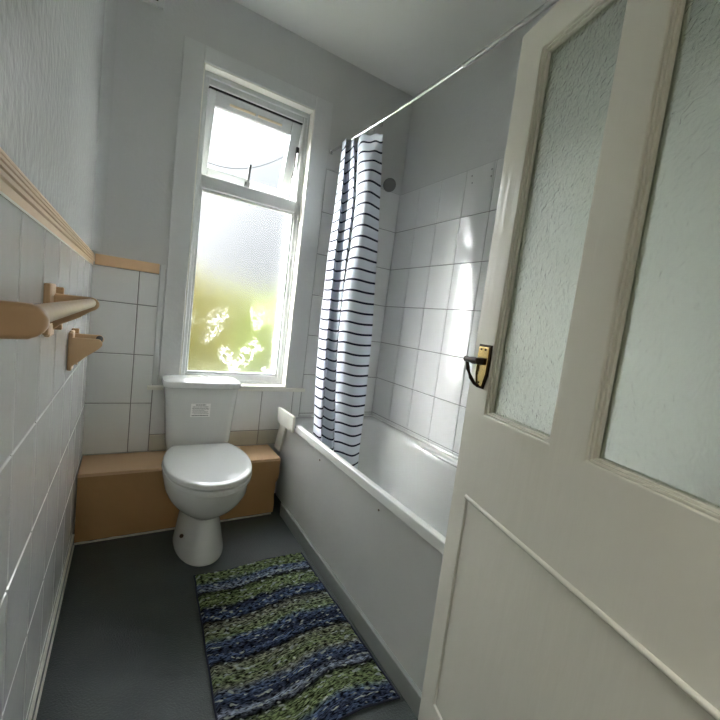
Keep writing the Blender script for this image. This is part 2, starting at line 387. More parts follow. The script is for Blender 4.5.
# ------------------------------------------------------------------ pipe boxing under the window
pb = thing('pipe_boxing', 'low tan painted boxing along the back wall behind the toilet', 'boxing', (.46, -.12, 0))
PO = Vector((.46, -.12, 0))
def pobj(name, bm, m, **k):
    bmesh.ops.translate(bm, vec=-PO, verts=bm.verts); return obj(name, bm, m, pb, **k)
bm = NB()
segs = 14; prof = []
for i in range(segs + 1):      # front board with a chipped, uneven right-hand edge
    z = .010 + (.312 - .010) * i / segs
    prof.append((.922 + .010 * noise.noise(Vector((z * 14, 3.1, 0))) + (.012 if z > .2 else 0), z))
pts = [(.012, .010)] + [(x, z) for x, z in prof] + [(.012, .312)]
prism(bm, pts, lambda p, t: (p[0], -.238 + .016 * t, p[1]))
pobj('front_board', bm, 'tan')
pobj('top_board', bx((.011, -.243, .312), (.934, -.0085, .328)), 'tan_top', bevel=.002)  # paler than the front board: light on the top is in its colour
bm = NB()
k = [(.012 + .9 * i / 30, .008 + .005 * noise.noise(Vector((i * .7, 0, 0)))) for i in range(31)]
for (xa, ha), (xb_, hb) in zip(k, k[1:]):
    prism(bm, [(xa, .0), (xb_, .0), (xb_, max(.003, hb)), (xa, max(.003, ha))], lambda p, t: (p[0], -.241 + .004 * t, p[1]))
pobj('sealant_bead', bm, 'caulk')

# ------------------------------------------------------------------ toilet
TX = .508
tl = thing('toilet', 'white close-coupled toilet with lid down and label on its cistern', 'toilet', (TX, -.40, 0))
TO = Vector((TX, -.40, 0))
def tobj(name, bm, m, parent=None, **k):
    bmesh.ops.translate(bm, vec=-TO, verts=bm.verts); return obj(name, bm, m, parent or tl, **k)
def egg(hw, yf, yb, z, n=64, sq=2.15, back=2.8, cut=9, cy=None):
    cy = cy or yb - min(hw * 1.05, (yb - yf) * .46); out = []
    for k in range(n):
        a = 2 * PI * k / n; c, s = math.cos(a), math.sin(a)
        e = sq if s < 0 else back
        x = hw * math.copysign(abs(c) ** (2 / e), c)
        y = (cy - yf if s < 0 else yb - cy) * math.copysign(abs(s) ** (2 / e), s)
        out.append((TX + x, min(cy + y, cut), z))
    return out
rings = [(.109, -.578, -.246, 0), (.109, -.578, -.246, .010), (.106, -.574, -.246, .022), (.098, -.560, -.246, .07), (.089, -.545, -.246, .12), (.081, -.531, -.246, .160), (.079, -.527, -.246, .176), (.081, -.530, -.246, .184),
         (.098, -.560, -.246, .202), (.121, -.600, -.246, .228), (.144, -.643, -.246, .258), (.162, -.678, -.246, .292), (.1735, -.701, -.246, .3275), (.1795, -.714, -.205, .362), (.1822, -.720, -.195, .384), (.1800, -.717, -.195, .3895), (.170, -.708, -.20, .3900)]
bm = NB(); loft(bm, [egg(a, b, c, z) for a, b, c, z in rings])
pan = tobj('pan', bm, 'ceramic', smooth=True)
bm = NB(); loft(bm, [rrect(TX - .10, -.245, TX + .10, -.03, .03, z) for z in (.3295, .372)]); tobj('cistern_shelf', bm, 'ceramic', bevel=.006)
bm = NB(); bmesh.ops.create_uvsphere(bm, u_segments=12, v_segments=8, radius=.009); bmesh.ops.translate(bm, vec=(.418, -.47, .095), verts=bm.verts); tobj('screw_cap', bm, 'screw')
bm = NB(); loft(bm, [egg(*a_, back=2.05, cut=-.235 - i_ * .001, cy=-.44) for i_, a_ in enumerate([(.177, -.721, -.155, .3925), (.1845, -.728, -.15, .3945), (.1852, -.729, -.15, .4065), (.183, -.726, -.152, .4095), (.172, -.715, -.16, .4100)])]); tobj('seat', bm, 'seat', smooth=True)
bm = NB(); lid = []
for i, (d, z) in enumerate([(.009, .4125), (.003, .4140), (.0, .4165), (.0, .4290), (.0022, .4325), (.008, .4350), (.03, .4362), (.06, .4368), (.11, .4370)]):
    lid.append(egg(.1835 - d, -.727 + d, -.150 - d * .6, z, back=2.05, cut=-.232 - d * .8, cy=-.44))
loft(bm, lid); ld = tobj('lid', bm, 'seat', smooth=True)
for sx in (-.075, .075):
    bm = NB(); tube(bm, [(TX + sx - .022, -.216, .402), (TX + sx + .022, -.216, .402)], .010, 12)
    tobj('seat_hinge', bm, 'seat')
# cistern
def crr(hw, yf, yb, z, r=.035): return rrect(TX - hw, yf, TX + hw, yb, r, z, 6)
bm = NB(); loft(bm, [crr(.112, -.165, -.035, .373), crr(.136, -.178, -.028, .377), crr(.149, -.186, -.024, .392), crr(.154, -.189, -.022, .43), crr(.162, -.193, -.020, .54), crr(.170, -.197, -.018, .64), crr(.175, -.200, -.016, .708)])
cis = tobj('cistern', bm, 'ceramic', smooth=False, bevel=0)
for p in cis.data.polygons: p.use_smooth = abs(p.normal.z) < .9
bm = NB(); loft(bm, [crr(.176, -.203, -.014, .709), crr(.185, -.211, -.012, .712, .045), crr(.187, -.213, -.012, .718, .045), crr(.187, -.213, -.012, .732, .045), crr(.184, -.210, -.014, .740, .045), crr(.168, -.193, -.028, .747, .04), crr(.12, -.15, -.06, .751, .03)])
cl = tobj('cistern_lid', bm, 'ceramic', smooth=True)
bm = NB(); loft(bm, [[(TX + .02 + rr * math.cos(2 * PI * k / 24), -.11 + rr * math.sin(2 * PI * k / 24), z) for k in range(24)] for rr, z in ((.024, .746), (.024, .7535), (.021, .7555))]); tobj('flush_button', bm, 'chrome', smooth=False)
# label on the cistern front
bm = NB(); LY = lambda z: -.1925 - (z - .54) * (.0070 / .194)
prism(bm, [(-.046, .563), (.046, .563), (.046, .632), (-.046, .632)], lambda p, t: (TX - .010 + p[0], LY(p[1]) - .0030 - .0012 * t, p[1]))
lab = tobj('cistern_label', bm, 'label')
lines = [(.6255, .0040, -.024, .024, 0), (.6155, .0024, -.038, .036, 0), (.6080, .0035, -.040, .040, 1), (.6010, .0020, -.036, .040, 1), (.5960, .0020, -.040, .020, 1), (.5905, .0020, -.036, .036, 1), (.5850, .0020, -.040, .034, 1), (.5795, .0020, -.030, .040, 1), (.5700, .0034, -.040, .038, 0)]
for mi, nm in ((0, 'ink'), (1, 'inkgrey')):
    bm = NB()
    for z, h, a, b, g in lines:
        if g != mi: continue
        x = a
        while x < b:      # broken into words
            w = min(random.uniform(.006, .014), b - x)
            prism(bm, [(x, z - h / 2), (x + w, z - h / 2), (x + w, z + h / 2), (x, z + h / 2)], lambda p, t: (TX - .010 + p[0], LY(p[1]) - .0043 - .0005 * t, p[1]))
            x += w + .0018
    tobj('printed_lines', bm, nm, lab)

# ------------------------------------------------------------------ bathtub
bt = thing('bathtub', 'white bathtub along the right wall with grey board side panel', 'bathtub', (1.30, -.85, 0))
BO = Vector((1.30, -.85, 0))
def bobj(name, bm, m, parent=None, **k):
    bmesh.ops.translate(bm, vec=-BO, verts=bm.verts); return obj(name, bm, m, parent or bt, **k)
RZ = .496; X0, X1, Y0, Y1 = .962, 1.670, -1.70, -.009
def ring(dx0, dx1, dy0, dy1, r, z): return rrect(X0 + dx0, Y0 + dy0, X1 - dx1, Y1 - dy1, r, z, 10)
bm = NB(); loft(bm, [ring(.030, 0, 0, 0, .012, .455), ring(.024, 0, 0, 0, .012, .458), ring(.024, 0, 0, 0, .012, .488), ring(.026, .002, .004, .002, .012, .494), ring(.030, .008, .01, .008, .014, RZ),
                     ring(.046, .040, .05, .075, .10, RZ), ring(.056, .050, .058, .088, .11, RZ - .004), ring(.064, .058, .066, .098, .115, RZ - .016), ring(.072, .068, .076, .112, .12, RZ - .05),
                     ring(.085, .085, .10, .150, .125, RZ - .16), ring(.100, .102, .14, .200, .13, RZ - .28), ring(.118, .122, .19, .26, .13, RZ - .36), ring(.150, .155, .25, .33, .12, RZ - .395), ring(.20, .205, .32, .41, .10, RZ - .405)], cap0=False)
bobj('tub', bm, 'bath', smooth=True)
# long strip clipped over the front rim
bm = NB(); prism(bm, [(0, -.008), (.003, -.011), (.012, -.011), (.012, .020), (.022, .021), (.026, .024), (.023, .0275), (.004, .028), (0, .025)], lambda p, t: (.9575 + p[0], -1.70 + t * 1.345, .522 + p[1]))
bobj('rim_strip', bm, 'rim', bevel=.0015)
# panel, plinth, end panel
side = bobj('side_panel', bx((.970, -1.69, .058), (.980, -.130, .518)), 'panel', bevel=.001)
for y, z in ((-.65, .470), (-1.154, .475), (-1.60, .47)):
    bm = NB(); tube(bm, [(.9715, y, z), (.9675, y, z)], .0042, 10); bobj('panel_screw', bm, 'screw', side)
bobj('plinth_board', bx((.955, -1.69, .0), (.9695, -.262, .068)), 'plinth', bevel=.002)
bobj('end_panel', bx((.984, -1.690, .001), (1.668, -1.678, .50)), 'panel')
bm = NB(); prism(bm, [(-.150, .331), (-.060, .331), (-.120, .502), (-.212, .502)], lambda p, t: (.955 + .014 * t, p[0], p[1])); bobj('corner_batten', bm, 'batten', bevel=.001)
bm = NB(); prism(bm, [(-.348, .508), (-.105, .500), (-.100, .585), (-.150, .592), (-.340, .596), (-.348, .590)], lambda p, t: (.938 + .015 * t, p[0], p[1])); bobj('corner_block', bm, 'batten', bevel=.003)
bm = NB(); tube(bm, [(1.669, -1.69, .498), (1.669, -.02, .498), (1.640, -.0125, .498), (1.2, -.0125, .498)], .006, 8); bobj('sealant_bead', bm, 'rim', smooth=True)
# raised bar added to imitate the highlight along the tub's inner edge
bm = NB(); tube(bm, [(1.620, -.60, .478), (1.612, -.64, .482), (1.608, -.75, .484), (1.608, -1.00, .484), (1.612, -1.1, .482), (1.620, -1.15, .478)], [.003, .008, .009, .009, .008, .003], 12); bobj('edge_highlight_bar', bm, 'bath', smooth=True)

# ------------------------------------------------------------------ curtain rod, curtain, shower head
rod = thing('curtain_rod', 'thin chrome shower curtain rod running above the bathtub', 'curtain rod', (1.15, 0, 2.121))
def robj(name, bm, m, parent=None, **k):
    bmesh.ops.translate(bm, vec=(-1.15, 0, -2.121), verts=bm.verts); return obj(name, bm, m, parent or rod, **k)
RP = lambda y: (1.136 + .030 * math.sin(PI * min(1, -y / 1.75)), y, 2.121)
bm = NB(); tube(bm, [RP(-.012 - 1.06 * k / 20) for k in range(21)], .0065, 12); robj('inner_tube', bm, 'chrome', smooth=True)
bm = NB(); tube(bm, [RP(-1.05 - 1.18 * k / 20) for k in range(21)], .0085, 12); robj('outer_tube', bm, 'steel', smooth=True)
bm = NB(); tube(bm, [(1.136, -.0095, 2.121), (1.136, -.018, 2.121)], [.017, .012], 16); robj('wall_socket', bm, 'chrome')
bm = NB(); tube(bm, [(RP(-2.2)[0], -2.236, 2.121), (RP(-2.2)[0], -2.25, 2.121)], [.014, .020], 16); robj('wall_socket', bm, 'chrome')

cu = thing('shower_curtain', 'white shower curtain with navy stripes hanging gathered into the bathtub', 'shower curtain', (1.12, -.4, .40))
CO = Vector((1.12, -.4, .40))
KEY = {2.10: [(1.1407, -.1391), (1.1262, -.2128), (1.1602, -.163), (1.1393, -.268), (1.1731, -.2535), (1.1296, -.3683), (1.15, -.4517), (1.1688, -.5222)],
       1.75: [(1.1216, -.1668), (1.1085, -.2649), (1.1464, -.2175), (1.1347, -.3519), (1.174, -.3053), (1.1319, -.4091), (1.1475, -.5013), (1.2395, -.4636)],
       1.03: [(1.0811, -.2465), (1.0888, -.3339), (1.1205, -.2944), (1.1263, -.3806), (1.145, -.3567), (1.1213, -.4247), (1.1559, -.4932), (1.273, -.4946)],
       .30: [(1.1087, -.2755), (1.1182, -.364), (1.1452, -.3334), (1.1759, -.4113), (1.1945, -.3874), (1.1809, -.438), (1.2272, -.5137), (1.2952, -.4848)]}
ZK = sorted(KEY)
def herm(vals, ts, t):
    n = len(ts); i = max(j for j in range(n - 1) if t >= ts[j] - 1e-9)
    def tan(j):
        if j == 0: return (vals[1] - vals[0]) / (ts[1] - ts[0])
        if j == n - 1: return (vals[-1] - vals[-2]) / (ts[-1] - ts[-2])
        return (vals[j + 1] - vals[j - 1]) / (ts[j + 1] - ts[j - 1])
    h = ts[i + 1] - ts[i]; s = (t - ts[i]) / h; a, b = vals[i], vals[i + 1]
    return (2 * s ** 3 - 3 * s * s + 1) * a + (s ** 3 - 2 * s * s + s) * h * tan(i) + (-2 * s ** 3 + 3 * s * s) * b + (s ** 3 - s * s) * h * tan(i + 1)
bm = NB(); uv = bm.loops.layers.uv.new('UVMap')
NU, NV = 98, 130; grid = []
for j in range(NV + 1):
    z = .30 + (2.10 - .30) * j / NV
    row = [Vector((herm([KEY[k][q][0] for k in ZK], ZK, z), herm([KEY[k][q][1] for k in ZK], ZK, z))) for q in range(8)]
    ks = list(range(8)); r_ = []
    for i in range(NU + 1):
        t = 7 * i / NU
        x = herm([p.x for p in row], ks, t); y = herm([p.y for p in row], ks, t)
        sag = .006 * math.sin(t * PI) * (1 - (z - .4) / 1.70) + (.004 * math.sin(t * 5) if j == NV else 0)
        x += .004 * noise.noise(Vector((t * .9, z * 3, 0))); y += .004 * noise.noise(Vector((t * .9, z * 3, 7)))
        zt = z + ((.030 - .068 * (t / 7) ** 1.5 + .004 * math.cos(t * 6)) if z > 1.9 else 0) * max(0, (z - 1.9) / .2)
        r_.append((bm.verts.new((x, y, zt)), z + sag))
    grid.append(r_)
for j in range(NV):
    for i in range(NU):
        q = [grid[j][i], grid[j][i + 1], grid[j + 1][i + 1], grid[j + 1][i]]
        f = bm.faces.new([v for v, _ in q])
        for l, (v, s) in zip(f.loops, q): l[uv].uv = (i / NU, s)
bmesh.ops.translate(bm, vec=-CO, verts=bm.verts)
co = obj('curtain_cloth', bm, 'curtain', cu, smooth=True)
sm = co.modifiers.new('thick', 'SOLIDIFY'); sm.thickness = .0012
for y in (-.14, -.19, -.25, -.31, -.37, -.43, -.50):
    c = RP(y); bm = NB()
    tube(bm, [(c[0] + .015 * math.cos(a), y + .004 * math.sin(a), c[2] - .006 + .017 * math.sin(a)) for a in [2 * PI * k / 16 for k in range(17)]], .0016, 6)
    bmesh.ops.translate(bm, vec=-CO, verts=bm.verts); obj('curtain_ring', bm, 'chrome', cu, smooth=True)

sh = thing('bath_shower', 'small round grey shower head on the back wall beside the curtain', 'shower', (1.44, -.01, 2.0))
SO = Vector((1.44, -.01, 2.0))
def sobj(name, bm, m, **k):
    bmesh.ops.translate(bm, vec=-SO, verts=bm.verts); return obj(name, bm, m, sh, **k)
bm = NB(); tube(bm, [(1.44, -.040, .75), (1.44, -.040, 2.03)], .009, 12); sobj('riser_pipe', bm, 'chrome', smooth=True)
for z in (.80, 1.98):
    bm = NB(); tube(bm, [(1.44, -.0065, z), (1.44, -.04, z)], .012, 12); sobj('wall_bracket', bm, 'chrome')
bm = NB(); tube(bm, [(1.44, -.04, 1.985), (1.455, -.07, 1.995), (1.475, -.10, 2.005), (1.492, -.122, 2.008)], .008, 10); sobj('shower_arm', bm, 'chrome', smooth=True)
bm = NB(); d = Vector((-.25, -.80, -.45)).normalized(); c = Vector((1.497, -.128, 2.005))
tube(bm, [c - d * .022, c - d * .010, c + d * .004, c + d * .010], [.012, .034, .041, .037], 24); sobj('spray_disc', bm, 'dullchrome')

# ------------------------------------------------------------------ left wall fittings
tr = thing('towel_rail', 'beige plastic towel rail fixed to the tiled left wall', 'towel rail', (0, -1.30, 1.10))
def lobj(name, bm, m, parent, O, **k):
    bmesh.ops.translate(bm, vec=-Vector(O), verts=bm.verts); return obj(name, bm, m, parent, **k)
def arm(bm, xs, y, z, hs, ts, n=20, sg=1):
    """bracket arm reaching out along x: rounded tip, tapering height and thickness"""
    rings = []
    for x, h, t, dz in zip(xs, hs, ts, [0] * len(xs)):
        rings.append([(x, y + t / 2 * math.copysign(abs(math.cos(a)) ** .5, math.cos(a)), z + h / 2 * math.copysign(abs(math.sin(a)) ** .5, math.sin(a))) for a in [2 * PI * k / n for k in range(n)]])
    return loft(bm, rings)
def bracket(parent, O, y, z, reach, hmul=1.0, tip=.036):
    xs = [.018, .03, .045, .06, .075, .088, reach - .006, reach - .001]
    hs = [.085 * hmul, .072 * hmul, .060 * hmul, .051 * hmul, .044 * hmul, tip * 1.1, tip * .85, tip * .45]
    bm = NB(); arm(bm, xs, y, z, hs, [.024, .022, .022, .022, .022, .022, .020, .012]); a = lobj('bracket_arm', bm, 'beige', parent, O, smooth=True)
    return a
TRO = (0, -1.30, 1.10); RX, RZt = .085, 1.103
def arm_top(bm, y, ztop, prof, t):
    rings = []; n = 24
    for x, h, w in prof:
        zc = ztop - (h / 2 if h > .03 else .0155)
        rings.append([(x, y + t * w / 2 * math.copysign(abs(math.cos(a)) ** .5, math.cos(a)), zc + h / 2 * math.copysign(abs(math.sin(a)) ** .5, math.sin(a))) for a in [2 * PI * k / n for k in range(n)]])
    return loft(bm, rings)
for yb, far in ((-1.765, 0), (-1.100, 1)):
    bm = NB(); arm_top(bm, yb, 1.114, [(.017, .084 if far else .046, 1), (.03, .070 if far else .040, 1), (.048, .060 if far else .036, 1), (.065, .050 if far else .0335, 1), (.080, .038 if far else .0325, 1), (.088, .032, 1), (.094, .027, .95), (.098, .020, .8), (.1005, .012, .6), (.1015, .005, .3)], .022); lobj('bracket_arm', bm, 'beige', tr, TRO, smooth=True)
    pl = lobj('wall_plate', bx((.0065, yb - .055, RZt - .055), (.0165, yb + .070, RZt + .012)), 'beige', tr, TRO, bevel=.003)
    for y0, x1, h in ((-.066, .0185, .055), (.028, .0300, .050)):
        lobj('plate_rib', bx((.0065, yb + y0, RZt - .024 - h), (x1, yb + y0 + .012, RZt - .024 + h)), 'beige', pl, TRO, bevel=.003)
    for dz in (.018, -.072): lobj('lit_fixing_tab', bx((.0066, yb - .045, RZt + dz - .014), (.0180, yb + .012, RZt + dz + .014)), 'dado', pl, TRO, bevel=.004)  # cream in place of beige: window light on the plate face put into colour
bm = NB(); tube(bm, [(RX, -1.757, 1.101), (RX, -1.108, 1.101)], .0105, 20); lobj('towel_bar', bm, 'dado', tr, TRO, smooth=True)
bm = NB(); tube(bm, [(RX + .002, -1.090, 1.098), (RX + .002, -1.068, 1.098)], [.014, .010], 16); lobj('end_cap', bm, 'beige', tr, TRO)

th = thing('toilet_roll_holder', 'small beige toilet roll holder bracket on left wall tiles below the towel rail', 'toilet roll holder', (0, -.72, .94))
THO = (0, -.72, .94)
wp = lobj('wall_plate', bx((.0065, -.722, .892), (.0165, -.630, .975)), 'beige', th, THO, bevel=.003)
lobj('plate_rib', bx((.0065, -.734, .872), (.0185, -.722, .992)), 'beige', wp, THO, bevel=.003)
lobj('plate_rib', bx((.0065, -.660, .880), (.0270, -.648, 1.000)), 'beige', wp, THO, bevel=.003)
for zt in (.984, .882): lobj('lit_fixing_tab', bx((.0066, -.715, zt - .012), (.0175, -.668, zt + .012)), 'dado', wp, THO, bevel=.004)  # same lit cream tone coloured onto the holder's plate
AP = [(.017, .094, 1), (.03, .082, 1), (.045, .068, 1), (.060, .054, 1), (.075, .042, 1), (.084, .034, 1), (.089, .027, .95), (.092, .020, .8), (.0945, .012, .6), (.0955, .005, .3)]
bm = NB(); arm_top(bm, -.735, .978, AP, .018); lobj('bracket_arm', bm, 'beige', th, THO, smooth=True)
bm = NB(); arm_top(bm, -.665, .985, [(x_, h_ * .8 if h_ > .05 else h_, w_) for x_, h_, w_ in AP], .018); lobj('bracket_arm', bm, 'beige', th, THO, smooth=True)
bm = NB(); tube(bm, [(.084, -.725, .968), (.084, -.675, .974)], .010, 12); lobj('spindle_socket', bm, 'dark', th, THO)

# air vent high on the back wall
av = thing('air_vent', 'small grey air vent high on the back wall near the left corner', 'air vent', (.13, 0, 2.52))
AO = (.13, 0, 2.52)
bm = NB(); box(bm, (.040, -.018, 2.452), (.220, 0, 2.580)); lobj('vent_plate', bm, 'vent', av, AO, bevel=.003)
for i in range(5):
    bm = NB(); box(bm, (.060, -.0195, 2.471 + i * .020), (.196, -.0178, 2.482 + i * .020)); lobj('vent_slot', bm, 'dark', av, AO)

# ------------------------------------------------------------------ rug
rg = thing('bath_mat', 'green and blue striped rag rug lying on the dark floor beside bathtub', 'rug', (.69, -1.03, 0))
bm = NB(); uv = bm.loops.layers.uv.new('UVMap'); NX, NY = 170, 330
def rugp(u, v):
    y = -.640 - .775 * v + .006 * math.sin(u * 9 + 2)
    xl = .455 - .030 * v + .003 * noise.noise(Vector((v * 9, 0, 0))); xr = .932 + .010 * v + .004 * noise.noise(Vector((v * 9, 5, 0)))
    x = xl + (xr - xl) * u
    y += .020 * (u - .5) * (1 - v) * .3 - .010 * math.sin(u * PI * 2) * v
    return x, y
G = []
for j in range(NY + 1):
    row = []
    for i in range(NX + 1):
        u, v = i / NX, j / NY; x, y = rugp(u, v)
        e = min(1, min(u, 1 - u) * .48 / .010, min(v, 1 - v) * .775 / .010)
        x += .006 * noise.noise(Vector((u * 3, v * 40, 1))) * (1 if u < .02 or u > .98 else 0)
        y += .006 * noise.noise(Vector((u * 30, v * 3, 2))) * (1 if v < .02 or v > .98 else 0)
        h = .010 + .0045 * noise.noise(Vector((u * 20, v * 130, 0))) + .004 * noise.noise(Vector((u * 60, v * 45, 4))) + .0035 * math.sin(v * 2 * PI * 20 + 2 * noise.noise(Vector((u * 2, v * 3, 9))))
        z = .002 + max(.0005, h) * e + .001
        row.append((bm.verts.new((x - .69, y + 1.03, z)), (u, v)))
    G.append(row)
for j in range(NY):
    for i in range(NX):
        q = [G[j][i], G[j][i + 1], G[j + 1][i + 1], G[j + 1][i]]
        f = bm.faces.new([a for a, _ in q])
        for l, (_, t) in zip(f.loops, q): l[uv].uv = t
rb = obj('rug_weave', bm, 'rug', rg, smooth=True)
bm = NB()
for seq in ([(0, k / 60) for k in range(61)], [(1, k / 60) for k in range(61)], [(k / 40, 0) for k in range(41)], [(k / 40, 1) for k in range(41)]):
    tube(bm, [(rugp(u, v)[0] - .69, rugp(u, v)[1] + 1.03, .006 + .001 * math.sin(40 * (u + v))) for u, v in seq], .003, 8)
obj('rug_binding', bm, 'rug_edge', rg, smooth=True)

# ------------------------------------------------------------------ the open door
DW, DH, DT = .70, 1.878, .040
ang = math.radians(15)
EX, EY = .947, -1.500
door = bpy.data.objects.new('door_1', None); link(door); door['kind'] = 'structure'
door.location = (EX - DW * math.sin(ang), EY - DW * math.cos(ang), 0); door.rotation_euler = (0, 0, math.radians(75))
sx = lambda s: DW - s
def dbox(bm, s0, s1, z0, z1, y0=-DT, y1=0): return box(bm, (sx(s1), y0, z0), (sx(s0), y1, z1))
GZ0, GZ1 = .947, 1.798; A0, A1, B0, B1 = .085, .300, .385, .600
PZ0, PZ1, PS0, PS1 = .13, .722, .066, .634
bm = NB()
# one welded leaf: outline grid with the openings left out
ss = [0, PS0, A0, A1, B0, B1, PS1, DW]; zs = [.008, PZ0, PZ1, GZ0, GZ1, DH]
vc = {}
def gv(s, z, y):
    k = (round(s, 4), round(z, 4), y)
    if k not in vc: vc[k] = bm.verts.new((sx(s), y, z))
    return vc[k]
def solid(i, j):
    s0, s1, z0, z1 = ss[i], ss[i + 1], zs[j], zs[j + 1]
    if z0 >= GZ0 - 1e-6 and z1 <= GZ1 + 1e-6 and ((s0 >= A0 - 1e-6 and s1 <= A1 + 1e-6) or (s0 >= B0 - 1e-6 and s1 <= B1 + 1e-6)): return False
    if z0 >= PZ0 - 1e-6 and z1 <= PZ1 + 1e-6 and s0 >= PS0 - 1e-6 and s1 <= PS1 + 1e-6: return False
    return True
ni, nj = len(ss) - 1, len(zs) - 1
for i in range(ni):
    for j in range(nj):
        if not solid(i, j): continue
        a, b, c, d = (ss[i], zs[j]), (ss[i + 1], zs[j]), (ss[i + 1], zs[j + 1]), (ss[i], zs[j + 1])
        for y in (0, -DT): bm.faces.new([gv(p[0], p[1], y) for p in (a, b, c, d)])
        for (p, q, ii, jj) in ((a, b, i, j - 1), (b, c, i + 1, j), (c, d, i, j + 1), (d, a, i - 1, j)):
            if not (0 <= ii < ni and 0 <= jj < nj) or not solid(ii, jj):
                bm.faces.new([gv(*p, 0), gv(*q, 0), gv(*q, -DT), gv(*p, -DT)])
obj('door_leaf', bm, 'door', door, bevel=.003)
for s0, s1 in ((A0, A1), (B0, B1)):
    obj('door_pane', bx((sx(s1) + .001, -.024, GZ0 + .001), (sx(s0) - .001, -.019, GZ1 - .001)), 'door_glass', door)
    bm = NB(); r = .009       # stepped glazing bead inside the opening
    for (y0, y1, w) in ((-.019, -.010, .009), (-.010, -.004, .005), (-.033, -.024, .009)):
        dbox(bm, s0 + .0003, s0 + w, GZ0, GZ1, y0, y1); dbox(bm, s1 - w, s1 - .0003, GZ0, GZ1, y0, y1)
        dbox(bm, s0 + w, s1 - w, GZ0 + .0003, GZ0 + w, y0, y1); dbox(bm, s0 + w, s1 - w, GZ1 - w, GZ1 - .0003, y0, y1)
    obj('glazing_bead', bm, 'door', door, bevel=.0012)
bm = NB(); dbox(bm, PS0 + .0015, PS1 - .0015, PZ0 + .0015, PZ1 - .0015, -.034, -.005); obj('lower_panel', bm, 'door', door)
bm = NB()      # rounded bead along the head of the lower panel
tube(bm, [(sx(PS0 - .002), -.001, PZ1 + .002), (sx(PS1), -.001, PZ1 + .002)], .0062, 12); obj('panel_bead', bm, 'door', door, smooth=True)
# lever handle
bm = NB(); hs = .052; zc = 1.062
pts = [(-.017, .054), (.017, .054), (.018, .02), (.017, -.02), (.012, -.042), (.010, -.052), (-.010, -.052), (-.012, -.042), (-.017, -.02), (-.018, .02)]
prism(bm, [(p[0] * 1.55, p[1] * 1.05) for p in pts], lambda p, t: (sx(hs) + p[0], .0005 + .0035 * t, zc + p[1]))
dh = obj('door_handle', bm, 'bronze', door, bevel=.001)
bm = NB(); prism(bm, [(p[0] * 1.22, p[1] * .94) for p in pts], lambda p, t: (sx(hs) + p[0], .004 + .004 * t, zc + p[1])); obj('back_plate', bm, 'brass', dh, bevel=.0015)
bm = NB(); tube(bm, [(sx(hs), .007, zc + .014), (sx(hs), .027, zc + .014)], [.0095, .008], 16); tube(bm, [(sx(hs) - .012, .027, zc + .014), (sx(hs) + .004, .028, zc + .014), (sx(hs) + .026, .028, zc + .014), (sx(hs) + .042, .027, zc + .014)], [.008, .0095, .0065, .008], 14)
obj('lever', bm, 'bronze', dh, smooth=True)
bm = NB(); tube(bm, [(sx(hs) + .036, .026, zc + .008), (sx(hs) + .034, .022, zc - .012), (sx(hs) + .026, .016, zc - .032), (sx(hs) + .014, .010, zc - .046), (sx(hs) + .002, .009, zc - .049)], [.004, .005, .005, .0045, .004], 12); obj('lever_curve', bm, 'bronze', dh, smooth=True)  # dark curved bar from the lever tip to the plate foot
for dx, dz in ((-.009, .044), (.009, .044), (0, -.040)):
    bm = NB(); tube(bm, [(sx(hs) + dx, .0078, zc + dz), (sx(hs) + dx, .0092, zc + dz)], .0028, 8); obj('plate_screw', bm, 'screw', dh)

# door frame round the doorway (camera stands in it)
df = struct(obj('trim_5', bx((DX1 - .0, -2.36, 0), (DX1 + .06, YN + .012, DZ + .06)), 'door', bevel=.003))

# ------------------------------------------------------------------ outside the window
struct(obj('ground_lawn', bx((-20, .8, -.5), (22, 60, -.4)), 'lawn'))
def bush(name, label, cx, cy, rx, ry, h, m, n, seed):
    t = thing(name, label, 'bush', (cx, cy, -.4)); rnd = random.Random(seed); bm = NB()
    for k in range(n):
        a = rnd.uniform(0, 2 * PI); f = rnd.random() ** .5; zz = rnd.uniform(.1, 1)
        w = math.sqrt(max(.05, 1 - zz ** 3))
        c = Vector((rx * f * w * math.cos(a), ry * f * w * math.sin(a), h * zz * .93))
        nrm = Vector((rnd.gauss(0, 1), rnd.gauss(0, 1), rnd.gauss(0, .8) + .5)).normalized(); u = nrm.orthogonal().normalized(); v = nrm.cross(u); s = rnd.uniform(.05, .11)
        bm.faces.new([bm.verts.new(c + s * p) for p in (u, .45 * v, -u, -.45 * v)])
    obj('foliage', bm, m, t)
    bm = NB()
    for k in range(5): tube(bm, [(0, 0, 0), (rx * .3 * math.cos(k * 1.3), ry * .3 * math.sin(k * 1.3), h * .4), (rx * .6 * math.cos(k * 1.3), ry * .6 * math.sin(k * 1.3), h * .75)], [.04, .03, .012], 6)
    obj('stem', bm, 'bark', t)
bush('garden_bush', 'yellow leaved bush outside seen blurred through frosted pane', .30, 5.2, 1.6, 1.0, 2.45, 'leaf_y', 9000, 1)
bush('garden_bush', 'lime green bush outside seen blurred at right of frosted pane', 3.60, 5.6, 1.6, 1.0, 2.25, 'leaf_g', 9000, 2)
bush('garden_bush', 'pale olive bush outside filling the gap behind the other two', 2.0, 8.2, 2.6, 1.0, 2.2, 'leaf_o', 9000, 3)
cb = NB(); tube(cb, [(.4 + .75 * k / 14, .62, 2.02 + .55 * (k / 14 - .35) ** 2 + .1 * k / 14) for k in range(-8, 30)], .003, 6)
tag(obj('overhead_cable', cb, 'cable'), 'thin grey cable curving across the sky outside the open top sash', 'cable')

